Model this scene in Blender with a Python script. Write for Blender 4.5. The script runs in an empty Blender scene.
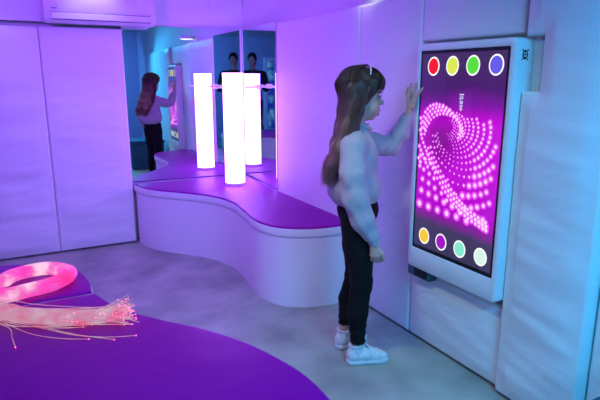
import bpy, bmesh, math, random
import numpy as np
from mathutils import Vector, Matrix, noise
random.seed(7); np.random.seed(7)
S = bpy.context.scene
C = S.collection
R = math.radians
PI = math.pi

# ------------------------------------------------------------ camera
cam_d = bpy.data.cameras.new('camera'); cam = bpy.data.objects.new('camera', cam_d); C.objects.link(cam)
cam_d.sensor_width = 36.0; cam_d.lens = 534.0/600*36; cam_d.clip_start = 0.02
cam.location = (0, 0, 1.42); cam.rotation_euler = (R(77), 0, R(-28.3))
S.camera = cam
S.view_settings.view_transform = 'Standard'; S.view_settings.look = 'None'
S.view_settings.exposure = 0.04; S.view_settings.gamma = 1.0; S.view_settings.use_curve_mapping = False

# ------------------------------------------------------------ world and lights
W = bpy.data.worlds.new('world'); S.world = W; W.use_nodes = True
W.node_tree.nodes['Background'].inputs[0].default_value = (0.16, 0.14, 0.5, 1)
W.node_tree.nodes['Background'].inputs[1].default_value = 0.05

def area(name, loc, target, size, power, col, size_y=None, spread=180):
    d = bpy.data.lights.new(name, 'AREA'); d.energy = power; d.color = col; d.size = size
    if size_y: d.shape = 'RECTANGLE'; d.size_y = size_y
    d.spread = R(spread)
    o = bpy.data.objects.new(name, d); C.objects.link(o); o.location = loc
    o.rotation_euler = (Vector(target)-Vector(loc)).to_track_quat('-Z', 'Y').to_euler()
    return o
area('violet_ceiling_light', (0.8, 3.4, 2.27), (0.8, 3.6, 0), 1.0, 14, (0.32, 0.05, 1.0), 1.0)
area('violet_wash_fill', (-1.0, 1.5, 2.15), (1.2, 4.7, 1.7), 0.5, 30, (0.30, 0.035, 1.0), 0.5, 100)  # added lamp, brightens the upper walls and pad tops in violet
area('violet_left_light', (-1.3, 3.0, 2.27), (-0.6, 4.2, 0.6), 0.8, 7, (0.36, 0.12, 1.0), 0.8)
area('blue_ceiling_light', (1.05, -0.35, 2.27), (1.5, 1.0, 0), 0.7, 54, (0.03, 0.44, 0.92), 0.7, 125)
area('blue_front_fill', (0.5, -1.6, 2.27), (0.2, -2.6, 1.0), 0.9, 62, (0.08, 0.30, 1.0), 0.9)  # added lamp, brightens the front wall that the mirrors show
area('softbox_light', (0.385, -0.475, 1.30), (1.75, 1.9, 0.95), 0.30, 7, (0.08, 0.62, 1.0), 0.40)
area('pale_fill_light', (0.5, 1.6, 2.27), (1.1, 2.1, 0), 0.22, 5, (0.75, 1.0, 0.75), 0.22, 110)  # unseen fill, added to give the floor a more neutral light

# ------------------------------------------------------------ helpers
def mat(name, col, rough=0.5, metal=0.0, emit=None, es=0.0, spec=0.5, coat=0.0, trans=0.0, sheen=0.0):
    m = bpy.data.materials.new(name); m.use_nodes = True
    b = m.node_tree.nodes['Principled BSDF']
    b.inputs['Base Color'].default_value = (*col, 1); b.inputs['Roughness'].default_value = rough
    b.inputs['Metallic'].default_value = metal; b.inputs['Specular IOR Level'].default_value = spec
    b.inputs['Coat Weight'].default_value = coat; b.inputs['Transmission Weight'].default_value = trans
    b.inputs['Sheen Weight'].default_value = sheen
    if emit: b.inputs['Emission Color'].default_value = (*emit, 1); b.inputs['Emission Strength'].default_value = es
    return m
def nd(m, t, **kw):
    n = m.node_tree.nodes.new(t)
    for k, v in kw.items(): setattr(n, k, v)
    return n
def lk(m, a, b): m.node_tree.links.new(a, b)
def add_noise_bump(m, scale=8, stretch=(1, 1, 1), strength=0.3, dist=0.01, detail=4, coltint=None, colscale=None):
    b = m.node_tree.nodes['Principled BSDF']
    tc = nd(m, 'ShaderNodeTexCoord'); mp = nd(m, 'ShaderNodeMapping'); mp.inputs['Scale'].default_value = stretch
    lk(m, tc.outputs['Object'], mp.inputs[0])
    n = nd(m, 'ShaderNodeTexNoise'); n.inputs['Scale'].default_value = scale; n.inputs['Detail'].default_value = detail
    lk(m, mp.outputs[0], n.inputs['Vector'])
    bp = nd(m, 'ShaderNodeBump'); bp.inputs['Strength'].default_value = strength; bp.inputs['Distance'].default_value = dist
    lk(m, n.outputs['Fac'], bp.inputs['Height']); lk(m, bp.outputs[0], b.inputs['Normal'])
    if coltint:
        n2 = nd(m, 'ShaderNodeTexNoise'); n2.inputs['Scale'].default_value = colscale or scale; n2.inputs['Detail'].default_value = 6
        lk(m, tc.outputs['Object'], n2.inputs['Vector'])
        cr = nd(m, 'ShaderNodeValToRGB'); e = cr.color_ramp.elements
        e[0].position = 0.32; e[1].position = 0.68; e[0].color = (*coltint[0], 1); e[1].color = (*coltint[1], 1)
        lk(m, n2.outputs['Fac'], cr.inputs[0]); lk(m, cr.outputs[0], b.inputs['Base Color'])
    return m
def emis(name, col, st):
    m = bpy.data.materials.new(name); m.use_nodes = True; nt = m.node_tree; nt.nodes.clear()
    e = nt.nodes.new('ShaderNodeEmission'); o = nt.nodes.new('ShaderNodeOutputMaterial')
    e.inputs[0].default_value = (*col, 1); e.inputs[1].default_value = st; nt.links.new(e.outputs[0], o.inputs[0])
    return m

def thing(name, label, cat, loc=(0, 0, 0), rz=0, group=None):
    o = bpy.data.objects.new(name, None); C.objects.link(o); o.location = loc; o.rotation_euler = (0, 0, rz)
    o.empty_display_size = 0.1; o['label'] = label; o['category'] = cat
    if group: o['group'] = group
    return o
def tag(o, label, cat, group=None):
    o['label'] = label; o['category'] = cat
    if group: o['group'] = group
    return o
def link_mesh(name, me, m, parent=None, smooth=False, label=None):
    o = bpy.data.objects.new(name, me); C.objects.link(o)
    if m: me.materials.append(m)
    if smooth:
        me.polygons.foreach_set('use_smooth', [True]*len(me.polygons))
    if parent:
        o.parent = parent
        if parent.type == 'EMPTY' and not parent.get('local'): o.matrix_parent_inverse = (Matrix.Translation(parent.location) @ parent.rotation_euler.to_matrix().to_4x4()).inverted()
    if label: o['label'] = label
    return o
def obj(name, bm, m, parent=None, smooth=False, label=None, recalc=True):
    me = bpy.data.meshes.new(name)
    if recalc: bmesh.ops.recalc_face_normals(bm, faces=bm.faces)
    bm.to_mesh(me); bm.free()
    return link_mesh(name, me, m, parent, smooth, label)
def struct(name, bm, m, smooth=False):
    o = obj(name, bm, m, None, smooth); o['kind'] = 'structure'; return o
def NB(): return bmesh.new()
def box(bm, x0, x1, y0, y1, z0, z1, bev=0, seg=2):
    r = bmesh.ops.create_cube(bm, size=1); vs = r['verts']
    for v in vs:
        v.co = Vector(((x0+x1)/2+v.co.x*(x1-x0), (y0+y1)/2+v.co.y*(y1-y0), (z0+z1)/2+v.co.z*(z1-z0)))
    if bev > 0:
        es = list({e for v in vs for e in v.link_edges})
        bmesh.ops.bevel(bm, geom=es, offset=bev, segments=seg, profile=0.5, affect='EDGES')
def cyl(bm, p0, p1, r0, r1=None, n=24, caps=True):
    if r1 is None: r1 = r0
    p0 = Vector(p0); p1 = Vector(p1); d = p1-p0
    q = d.to_track_quat('Z', 'Y').to_matrix().to_4x4(); M = Matrix.Translation((p0+p1)/2) @ q
    bmesh.ops.create_cone(bm, cap_ends=caps, segments=n, radius1=r0, radius2=r1, depth=d.length, matrix=M)
def sph(bm, c, r, n=12, sc=(1, 1, 1)):
    bmesh.ops.create_uvsphere(bm, u_segments=n, v_segments=max(6, n//2), radius=r, matrix=Matrix.Translation(c) @ Matrix.Diagonal((*sc, 1)))
def catmull(P, n):
    P = [Vector(p) for p in P]; Q = [2*P[0]-P[1]] + P + [2*P[-1]-P[-2]]; out = []
    m = len(P)-1
    for k in range(n+1):
        t = k/n*m; i = min(int(t), m-1); u = t-i
        a, b, c, d = Q[i], Q[i+1], Q[i+2], Q[i+3]
        out.append(0.5*((2*b)+(c-a)*u+(2*a-5*b+4*c-d)*u*u+(3*b-a-3*c+d)*u*u*u))
    return out
def tubes(paths, radf, sides=4):
    """one mesh from many thin tubes; radf(i, t)"""
    V = []; F = []
    for i, P in enumerate(paths):
        n = len(P); base = len(V); up = Vector((0.13, 0.21, 1))
        for k, p in enumerate(P):
            t = (P[min(k+1, n-1)]-P[max(k-1, 0)])
            if t.length < 1e-9: t = Vector((0, 0, 1))
            t.normalize(); a = t.cross(up)
            if a.length < 1e-3: a = t.cross(Vector((1, 0, 0)))
            a.normalize(); b = t.cross(a); r = radf(i, k/(n-1))
            for s in range(sides):
                an = 2*PI*s/sides; V.append(p+(a*math.cos(an)+b*math.sin(an))*r)
        for k in range(n-1):
            for s in range(sides):
                s2 = (s+1) % sides
                F.append((base+k*sides+s, base+k*sides+s2, base+(k+1)*sides+s2, base+(k+1)*sides+s))
    me = bpy.data.meshes.new('tubes'); me.from_pydata([tuple(v) for v in V], [], F); me.update()
    return me
def prism(bm, pts, z0, z1):
    """closed outline extruded between two heights"""
    a = [bm.verts.new((p[0], p[1], z0)) for p in pts]; b = [bm.verts.new((p[0], p[1], z1)) for p in pts]
    n = len(pts)
    bm.faces.new(a); bm.faces.new(b)
    for i in range(n): bm.faces.new((a[i], a[(i+1) % n], b[(i+1) % n], b[i]))
def loft(bm, rings, cap=True):
    vs = [[bm.verts.new(p) for p in r] for r in rings]; n = len(rings[0])
    for a, b in zip(vs, vs[1:]):
        for i in range(n): bm.faces.new((a[i], a[(i+1) % n], b[(i+1) % n], b[i]))
    if cap: bm.faces.new(vs[0]); bm.faces.new(vs[-1])
def inset_ring(pts, d):
    """offset a closed counter-clockwise outline inwards"""
    n = len(pts); out = []
    for i in range(n):
        p0 = Vector(pts[i-1][:2]); p = Vector(pts[i][:2]); p1 = Vector(pts[(i+1) % n][:2])
        e0 = (p-p0).normalized(); e1 = (p1-p).normalized()
        n0 = Vector((-e0.y, e0.x)); n1 = Vector((-e1.y, e1.x)); m = (n0+n1)
        if m.length < 1e-6: m = n0
        m.normalize(); c = max(0.5, m.dot(n0)); out.append(p+m*(d/c))
    return out

# ---- signed distance meshing, used for bodies and cloth
class Field:
    def __init__(s, lo, hi, h):
        s.lo = np.array(lo, float); s.h = h
        s.n = (np.ceil((np.array(hi)-s.lo)/h)).astype(int)+1
        s.F = np.full(s.n, 0.06, dtype=np.float32)
    def _sl(s, a, b, m):
        i0 = np.clip(np.floor((a-m-s.lo)/s.h).astype(int), 0, s.n); i1 = np.clip(np.ceil((b+m-s.lo)/s.h).astype(int)+1, 0, s.n)
        if (i1 <= i0).any(): return None, None
        g = [(s.lo[k]+np.arange(i0[k], i1[k])*s.h).astype(np.float32) for k in range(3)]
        G = np.meshgrid(*g, indexing='ij', sparse=True)
        return tuple(slice(i0[k], i1[k]) for k in range(3)), G
    def _mix(s, sl, d, k, sub):
        A = s.F[sl]
        if sub:
            d = -d
            if k > 0:
                h = np.clip(0.5-0.5*(A-d)/k, 0, 1); s.F[sl] = A*(1-h)+d*h+k*h*(1-h)
            else: s.F[sl] = np.maximum(A, d)
        else:
            if k > 0:
                h = np.clip(0.5+0.5*(A-d)/k, 0, 1); s.F[sl] = A*(1-h)+d*h-k*h*(1-h)
            else: s.F[sl] = np.minimum(A, d)
    def cap(s, a, b, ra, rb, k=0.01, sub=False):
        a = np.array(a, float); b = np.array(b, float); r = max(ra, rb)
        sl, G = s._sl(np.minimum(a, b)-r, np.maximum(a, b)+r, 0.05)
        if sl is None: return s
        d = b-a; L = float(d@d)+1e-12
        t = np.clip(((G[0]-a[0])*d[0]+(G[1]-a[1])*d[1]+(G[2]-a[2])*d[2])/L, 0, 1)
        q = np.sqrt((G[0]-a[0]-t*d[0])**2+(G[1]-a[1]-t*d[1])**2+(G[2]-a[2]-t*d[2])**2)-(ra+(rb-ra)*t)
        s._mix(sl, q, k, sub); return s
    def chain(s, pts, rs, k=0.01):
        for i in range(len(pts)-1): s.cap(pts[i], pts[i+1], rs[i], rs[i+1], k)
        return s
    def ell(s, c, r, k=0.01, sub=False, rot=None):
        c = np.array(c, float); r = np.array(r, float); m = r.max()
        sl, G = s._sl(c-m, c+m, 0.05)
        if sl is None: return s
        x, y, z = G[0]-c[0], G[1]-c[1], G[2]-c[2]
        if rot is not None:
            Mx = np.array(Matrix.Rotation(rot[1], 3, rot[0]))
            x, y, z = (Mx[0, 0]*x+Mx[1, 0]*y+Mx[2, 0]*z, Mx[0, 1]*x+Mx[1, 1]*y+Mx[2, 1]*z, Mx[0, 2]*x+Mx[1, 2]*y+Mx[2, 2]*z)
        k0 = np.sqrt((x/r[0])**2+(y/r[1])**2+(z/r[2])**2); k1 = np.sqrt((x/r[0]**2)**2+(y/r[1]**2)**2+(z/r[2]**2)**2)+1e-6
        q = k0*(k0-1)/k1
        s._mix(sl, q, k, sub); return s
    def zcut(s, z, keep='above'):
        g = (s.lo[2]+np.arange(s.n[2])*s.h)[None, None, :]
        s.F = np.maximum(s.F, (z-g) if keep == 'above' else (g-z)).astype(np.float32); return s
    def grid(s):
        g = [(s.lo[k]+np.arange(s.n[k])*s.h).astype(np.float32) for k in range(3)]
        return np.meshgrid(*g, indexing='ij', sparse=True)
    def mesh(s, name, m, parent=None, label=None, flip=False):
        F = s.F; I = F < 0; n = s.n
        cnt = np.zeros(n-1, dtype=np.int8)
        for a in (0, 1):
            for b in (0, 1):
                for c in (0, 1): cnt += I[a:n[0]-1+a, b:n[1]-1+b, c:n[2]-1+c]
        act = (cnt > 0) & (cnt < 8); idx = np.full(n-1, -1, dtype=np.int64); cells = np.argwhere(act); idx[act] = np.arange(len(cells))
        acc = np.zeros((len(cells), 3)); num = np.zeros(len(cells))
        cr = [(a, b, c) for a in (0, 1) for b in (0, 1) for c in (0, 1)]
        for p in cr:
            for ax in range(3):
                if p[ax]: continue
                q = list(p); q[ax] = 1
                f0 = F[cells[:, 0]+p[0], cells[:, 1]+p[1], cells[:, 2]+p[2]]; f1 = F[cells[:, 0]+q[0], cells[:, 1]+q[1], cells[:, 2]+q[2]]
                x = (f0 < 0) != (f1 < 0)
                t = np.where(x, f0/(f0-f1+1e-20*(~x)+np.where(f0 == f1, 1e-9, 0)), 0)
                pos = np.array(p, float)[None, :].repeat(len(cells), 0); pos[:, ax] = t
                acc[x] += pos[x]; num[x] += 1
        V = s.lo+(cells+acc/np.maximum(num, 1)[:, None])*s.h
        Q = []
        for ax in range(3):
            u, v = [(1, 2), (2, 0), (0, 1)][ax]
            sa = [slice(None)]*3; sb = [slice(None)]*3; sa[ax] = slice(0, -1); sb[ax] = slice(1, None)
            ch = I[tuple(sa)] != I[tuple(sb)]; E = np.argwhere(ch)
            ok = (E[:, u] > 0) & (E[:, v] > 0) & (E[:, u] < n[u]-1) & (E[:, v] < n[v]-1); E = E[ok]
            ins = I[E[:, 0], E[:, 1], E[:, 2]]
            def cid(du, dv):
                K = E.copy(); K[:, u] -= du; K[:, v] -= dv; return idx[K[:, 0], K[:, 1], K[:, 2]]
            q = np.stack([cid(1, 1), cid(0, 1), cid(0, 0), cid(1, 0)], 1)
            q[~ins] = q[~ins][:, ::-1]; Q.append(q)
        Q = np.concatenate(Q); Q = Q[(Q >= 0).all(1)]
        me = bpy.data.meshes.new(name); me.vertices.add(len(V)); me.vertices.foreach_set('co', V.astype(np.float32).ravel())
        me.loops.add(len(Q)*4); me.loops.foreach_set('vertex_index', Q.ravel().astype(np.int32))
        me.polygons.add(len(Q)); me.polygons.foreach_set('loop_start', np.arange(0, len(Q)*4, 4, dtype=np.int32))
        me.update(calc_edges=True); me.validate()
        return link_mesh(name, me, m, parent, True, label)

# ------------------------------------------------------------ materials
M = {}
M['pad'] = add_noise_bump(mat('white_vinyl', (0.80, 0.79, 0.80), 0.42, spec=0.4), 6, (1, 1, 3.2), 0.22, 0.014, 2)
M['padtrim'] = mat('vinyl_piping', (0.82, 0.81, 0.82), 0.35)
M['wall'] = add_noise_bump(mat('painted_wall', (0.78, 0.78, 0.80), 0.6), 60, (1, 1, 1), 0.08, 0.002)
M['ceil'] = mat('white_ceiling', (0.5, 0.5, 0.52), 0.7)
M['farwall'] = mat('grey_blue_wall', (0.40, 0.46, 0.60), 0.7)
M['floor'] = add_noise_bump(mat('grey_concrete', (0.3, 0.3, 0.3), 0.42, spec=0.4), 30, (1, 1, 1), 0.08, 0.003, 6, ((0.25, 0.262, 0.235), (0.44, 0.46, 0.40)), 3.4)
M['purple'] = add_noise_bump(mat('purple_vinyl', (0.26, 0.001, 0.28), 0.42, spec=0.14), 2.2, (1, 1, 1), 0.55, 0.03, 3)
M['rim'] = add_noise_bump(mat('white_rim_vinyl', (0.82, 0.80, 0.82), 0.4), 7, (1, 1, 1), 0.2, 0.008, 2)
M['mirror'] = mat('acrylic_mirror', (0.80, 0.84, 0.90), 0.012, metal=1.0)
M['black'] = mat('black_plastic', (0.012, 0.012, 0.014), 0.3)
M['matblack'] = mat('matt_black', (0.010, 0.010, 0.012), 0.7)
M['white'] = mat('white_plastic', (0.80, 0.80, 0.82), 0.3)
M['acwhite'] = mat('air_conditioner_white', (0.72, 0.72, 0.76), 0.25)
M['frame'] = mat('white_gloss_frame', (0.78, 0.80, 0.82), 0.28)
M['tube'] = emis('tube_glow', (0.42, 0.155, 1.0), 14.0)
M['clear'] = mat('milky_acrylic', (0.9, 0.85, 0.95), 0.2)
M['chrome'] = mat('chrome', (0.8, 0.8, 0.82), 0.15, metal=1.0)
M['gap'] = mat('dark_gap', (0.03, 0.03, 0.035), 0.8)

# ------------------------------------------------------------ room shell
XL, XR, YB, YF, ZC = -2.6, 1.93, 4.79, -2.6, 2.32
bm = NB(); box(bm, XL-.1, XR+.12, YF-.1, YB+.1, -.1, 0); struct('floor', bm, M['floor'])
bm = NB(); box(bm, XL-.1, XR+.12, YF-.1, YB+.1, ZC, ZC+.1); struct('ceiling', bm, M['ceil'])
bm = NB(); box(bm, XL-.1, XR+.12, YB, YB+.1, 0, ZC)
box(bm, XL, XR, YB-.11, YB, 1.83, ZC)
struct('wall_back', bm, M['wall'])
bm = NB(); box(bm, XR, XR+.12, YF, YB, 0, ZC); struct('wall_right', bm, M['wall'])
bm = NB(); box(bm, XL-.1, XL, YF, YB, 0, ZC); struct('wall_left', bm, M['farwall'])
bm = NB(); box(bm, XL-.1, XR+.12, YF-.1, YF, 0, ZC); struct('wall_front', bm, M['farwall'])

def pad(name, origin, u, v, nrm, w, h, t, label, group='padded wall panels', r=0.016, amp=0.005, seed=0, notch=None, res=0.02, wr=1.0):
    """quilted vinyl panel: a grid whose edges roll back to the wall; notch = (u0,u1,v0,v1) left out"""
    def lines(L, extra):
        xs = set(np.round(np.linspace(0, L, max(3, int(L/res))), 5))
        for e in [0, L]+extra:
            for q in (0, 0.002, 0.005, 0.010, 0.016, r):
                for sgn in (-1, 1):
                    x = round(e+sgn*q, 5)
                    if 0 <= x <= L: xs.add(x)
        xs = sorted(xs); out = [xs[0]]
        for x in xs[1:]:
            if x-out[-1] > 0.0015: out.append(x)
        out[-1] = L
        return out
    ex = [notch[0], notch[1]] if notch else []; ey = [notch[2], notch[3]] if notch else []
    us = lines(w, [e for e in ex if 0 < e < w]); vs = lines(h, [e for e in ey if 0 < e < h])
    o = Vector(origin); u = Vector(u); v = Vector(v); n = Vector(nrm)
    def edge(a, b):
        d = min(a, w-a, b, h-b)
        if notch:
            dx = max(notch[0]-a, 0, a-notch[1]); dy = max(notch[2]-b, 0, b-notch[3])
            d = min(d, math.hypot(dx, dy))
        return d
    bm = NB(); G = {}
    for i, a in enumerate(us):
        for j, b in enumerate(vs):
            e = edge(a, b)
            dep = t if e >= r else t-r+r*math.sqrt(max(0, 1-((r-e)/r)**2))
            k = min(1, e/0.07)
            q = Vector((a*2.1+seed*7.3, b*8.5, seed*3.1)); q2 = Vector((a*1.3+seed, b*3.1, seed+9))
            f = (noise.noise(q)*0.7+noise.noise(q2)*0.9+noise.noise(Vector((a*3.5+b*2+seed, b*19-a*3, seed*5)))*.42)*amp*k*(0.30+0.65*wr*max(0, 1-b/h*0.85))
            bulge = amp*1.2*math.sin(PI*min(1, max(0, a/w)))**0.5*k
            G[i, j] = bm.verts.new(o+u*a+v*b+n*(dep+f+bulge))
    def inn(a, b):
        return not (notch and notch[0] < a < notch[1] and notch[2] < b < notch[3])
    for i in range(len(us)-1):
        for j in range(len(vs)-1):
            if inn((us[i]+us[i+1])/2, (vs[j]+vs[j+1])/2):
                bm.faces.new((G[i, j], G[i+1, j], G[i+1, j+1], G[i, j+1]))
    loose = [x for x in bm.verts if not x.link_faces]; bmesh.ops.delete(bm, geom=loose, context='VERTS')
    be = [e for e in bm.edges if e.is_boundary]
    ret = bmesh.ops.extrude_edge_only(bm, edges=be)
    for x in ret['geom']:
        if isinstance(x, bmesh.types.BMVert):
            d = (x.co-o).dot(n); x.co -= n*d
    ob = obj(name, bm, M['pad'], smooth=True); tag(ob, label, 'wall pad', group)
    return ob
U, Z3 = Vector((1, 0, 0)), Vector((0, 0, 1))
# back wall: pads face -Y
pad('wall_pad', (0.257, 4.68, 0.012), (1, 0, 0), Z3, (0, -1, 0), 0.612, 1.782, 0.045, 'white padded wall panel left of the corner mirror', seed=1, amp=0.012)
pad('wall_pad', (-0.365, 4.68, 0.012), (1, 0, 0), Z3, (0, -1, 0), 0.620, 1.775, 0.045, 'white padded wall panel at the left edge of the photo', seed=2, amp=0.014)
# right wall: pads face -X, u runs along +Y
xr = 1.93
def rp(y0, y1, z0, z1, t, lab, sd, amp=0.005, notch=None, x=xr):
    return pad('wall_pad', (x, y0, z0), (0, 1, 0), Z3, (-1, 0, 0), y1-y0, z1-z0, t, lab, seed=sd, amp=amp, notch=notch)
rp(2.716, 3.835, .012, 1.825, .072, 'white padded wall panel between the corner mirror and the girl', 3, .004)
rp(2.169, 2.713, .012, 1.825, .070, 'white padded wall panel just left of the touchscreen, behind the girl', 4, .004)
rp(1.552, 2.167, 1.592, 1.825, .070, 'short white padded panel above the touchscreen', 5, .003)
rp(1.520, 2.160, .012, .405, .070, 'short white padded panel below the touchscreen', 6, .012)
rp(1.130, 1.518, .012, 1.825, .100, 'white padded panel right of the touchscreen with a notched edge', 7, .020, notch=(.305, .42, 1.352, 1.565))
for k in range(5):
    pass
pad('wall_pad', (xr, .525, .012), (0, 1, 0), Z3, (-1, 0, 0), .600, 1.813, .045, 'recessed white padded panel at the right edge of the photo', seed=9)
for k in range(3):
    pad('wall_pad', (xr, -.07-.61*k, .012), (0, 1, 0), Z3, (-1, 0, 0), .605, 1.813, .045, ['padded right wall panel nearest the camera seen in the mirror', 'padded right wall panel second from the camera seen in the mirror', 'padded right wall panel behind the camera seen in the mirror'][k], seed=10+k)

# ------------------------------------------------------------ corner mirrors
def mirror(name, p0, p1, th_dir, label):
    bm = NB(); z0, z1 = .50, 1.828
    a = Vector((p0[0], p0[1], 0)); b = Vector((p1[0], p1[1], 0)); t = Vector((th_dir[0], th_dir[1], 0))*0.012
    prism(bm, [a, b, b+t, a+t], z0, z1)
    o = obj(name, bm, M['mirror']); tag(o, label, 'mirror', 'corner mirrors'); return o
cx, cy_ = 1.90, 4.716-.04*1.90
mirror('wall_mirror', (.872, 4.716-.04*.872), (cx, cy_), (.04, 1), 'large wall mirror on the back wall above the platform')
mirror('wall_mirror', (cx, cy_), (cx-.056*.80, cy_-.80), (1, -.056), 'narrow wall mirror on the right wall beside the light tube')
bm = NB(); box(bm, cx-.012, cx-.004, cy_-.012, cy_-.004, .527, 1.828)
tag(obj('corner_trim', bm, M['white']), 'thin vertical strip covering the joint of the two mirrors', 'trim')
M['red_tip'] = emis('fibre_tip', (1.0, 0.10, 0.30), 5.0)

def outline(ctrl, n):
    return [Vector((p.x, p.y)) for p in catmull([(a, b, 0) for a, b in ctrl], n)]
def sharp(o, ang=35):
    me = o.data; me.polygons.foreach_set('use_smooth', [True]*len(me.polygons)); me.set_sharp_from_angle(angle=R(ang)); return o
def platform(name, label, cat, pts, loc, group=None, ztop=.525):
    t = thing(name, label, cat, loc, 0, group)
    def ringz(d, z): return [(p.x, p.y, z) for p in inset_ring(pts, d)]
    bm = NB(); loft(bm, [ringz(.014, 0), ringz(.012, .02), ringz(.012, ztop-.07)]); sharp(obj('base', bm, M['rim'], t))
    bm = NB(); prof = [(.010, -.068), (.003, -.062), (0, -.052), (0, -.016), (.002, -.010), (.008, -.010)]
    loft(bm, [ringz(d, ztop+z) for d, z in prof]); sharp(obj('cushion_edge', bm, M['rim'], t), 60)
    bm = NB(); prof = [(.003, -.013), (.003, -.008), (.005, -.003), (.010, .000), (.018, .0015)]
    loft(bm, [ringz(d, ztop+z) for d, z in prof]); sharp(obj('cushion_top', bm, M['purple'], t), 60)
    return t

# ------------------------------------------------------------ corner platform
front = outline([(.875, 4.630), (.900, 4.48), (.960, 4.330), (1.060, 4.195), (1.189, 4.042), (1.315, 3.835), (1.368, 3.592), (1.347, 3.33), (1.318, 3.110), (1.325, 2.965), (1.382, 2.830), (1.48, 2.748), (1.592, 2.704), (1.713, 2.690), (1.845, 2.690)], 72)
pts = front+[Vector((1.845, 3.82)), Vector((1.885, 4.625))]
platform('soft_platform', 'curved white padded platform with a purple top in the mirrored corner', 'platform', pts, (1.5, 3.7, 0))

# ------------------------------------------------------------ near platform, two modules
bfront = outline([(.243, 2.285), (.306, 2.085), (.422, 1.908), (.545, 1.750), (.645, 1.570), (.705, 1.389), (.725, 1.254), (.712, 1.10), (.64, .95), (.54, .83), (.38, .76)], 48)
# outline must run counter-clockwise
bp = [Vector((-2.55, 2.285)), Vector((-2.55, .74)), Vector((-1, .74))]+list(reversed(bfront))
platform('soft_platform', 'purple topped curved platform filling the lower left foreground', 'platform', bp, (-.6, 1.5, 0), 'near platform modules')
afront = outline([(.233, 2.300), (.240, 2.44), (.212, 2.612), (.150, 2.715), (.045, 2.795), (-.119, 2.866), (-.45, 2.93), (-.9, 2.96)], 36)
ap = [Vector((-2.55, 2.955)), Vector((-2.55, 2.300))]+afront[:-1]
platform('soft_platform', 'purple topped platform section behind the seam, under the coiled fibre loop', 'platform', ap, (-.8, 2.6, 0), 'near platform modules')

# ------------------------------------------------------------ light tube
t = thing('light_tube', 'tall glowing white tube standing on the corner platform', 'lamp', (1.64, 4.211, .527))
bm = NB(); cyl(bm, (1.64, 4.211, .545), (1.64, 4.211, 1.435), .083, n=48); sharp(obj('glowing_tube', bm, M['tube'], t))
bm = NB(); cyl(bm, (1.64, 4.211, .5275), (1.64, 4.211, .545), .090, .087, n=48); sharp(obj('tube_base', bm, M['clear'], t))
bm = NB(); cyl(bm, (1.64, 4.211, 1.435), (1.64, 4.211, 1.450), .084, n=48); sharp(obj('tube_cap', bm, M['tube'], t))
bm = NB(); zb = 1.335
cyl(bm, (1.64, 4.211, zb-.006), (1.64, 4.211, zb+.006), .085, n=48)
sharp(obj('collar', bm, M['tube'], t))
bm = NB(); box(bm, 1.505, 1.556, 4.203, 4.219, zb-.006, zb+.006, .002); obj('bracket_stub', bm, M['white'], t)
bm = NB(); box(bm, 1.728, 1.872, 4.203, 4.219, zb-.006, zb+.006, .002); box(bm, 1.866, 1.874, 4.185, 4.237, zb-.02, zb+.02, .002); obj('bracket_arm', bm, M['white'], t)
bm = NB(); box(bm, 1.632, 1.648, 4.300, 4.640, zb-.006, zb+.006, .002); box(bm, 1.612, 1.668, 4.634, 4.646, zb-.02, zb+.02, .002); obj('bracket_arm', bm, M['white'], t)
pl = bpy.data.lights.new('tube_light', 'POINT')
bpy.data.lights.remove(pl)

# ------------------------------------------------------------ air conditioner
t = thing('air_conditioner', 'white wall air conditioner above the padded panels at the top left', 'air conditioner', (.70, 4.68, 1.81))
def ac_prof(x, s=0):
    P = [(4.680, 1.79), (4.60, 1.772), (4.50, 1.770), (4.462, 1.790), (4.448, 1.83), (4.440, 1.95), (4.446, 2.05), (4.475, 2.085), (4.68, 2.09)]
    return [(x, 4.56+(y-4.56)*(1-s*.08), 1.97+(z-1.93)*(1-s*.06)) for y, z in P]
bm = NB(); loft(bm, [ac_prof(.296, 1), ac_prof(.302, .3), ac_prof(.312, 0), ac_prof(1.088, 0), ac_prof(1.098, .3), ac_prof(1.104, 1)]); sharp(obj('body', bm, M['acwhite'], t), 30)
bm = NB(); box(bm, .345, 1.055, 4.440, 4.4525, 1.833, 1.878, .004); v = obj('louver', bm, M['acwhite'], t)
bm = NB(); box(bm, .340, 1.060, 4.4475, 4.452, 1.828, 1.8325); box(bm, .340, 1.060, 4.4435, 4.450, 1.8785, 1.8815); obj('louver_gap', bm, mat('shade_gap', (.12, .12, .16), .6), t)
bm = NB(); box(bm, .345, .385, 4.4385, 4.446, 1.906, 1.912); obj('indicator_strip', bm, mat('grey_strip', (.25, .25, .3), .5), t)

# hatch on the back wall
bm = NB(); box(bm, 1.62, 1.925, 4.668, 4.682, 1.998, 2.30, .003); tag(obj('access_panel', bm, M['wall']), 'flat square access panel high on the wall above the light tube', 'panel')
# small drum lamp on the right wall above the pads
t = thing('wall_lamp', 'small round bright lamp high on the right wall above the girl', 'lamp', (1.83, 2.68, 1.85))
bm = NB(); cyl(bm, (1.835, 2.665, 1.868), (1.835, 2.665, 1.90), .082, n=32); box(bm, 1.86, 1.93, 2.63, 2.70, 1.872, 1.896, .004); sharp(obj('housing', bm, M['white'], t))
bm = NB(); cyl(bm, (1.835, 2.665, 1.862), (1.835, 2.665, 1.868), .072, n=32); sharp(obj('diffuser', bm, emis('lamp_diffuser', (.9, .95, 1.0), 1.6), t))
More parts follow.
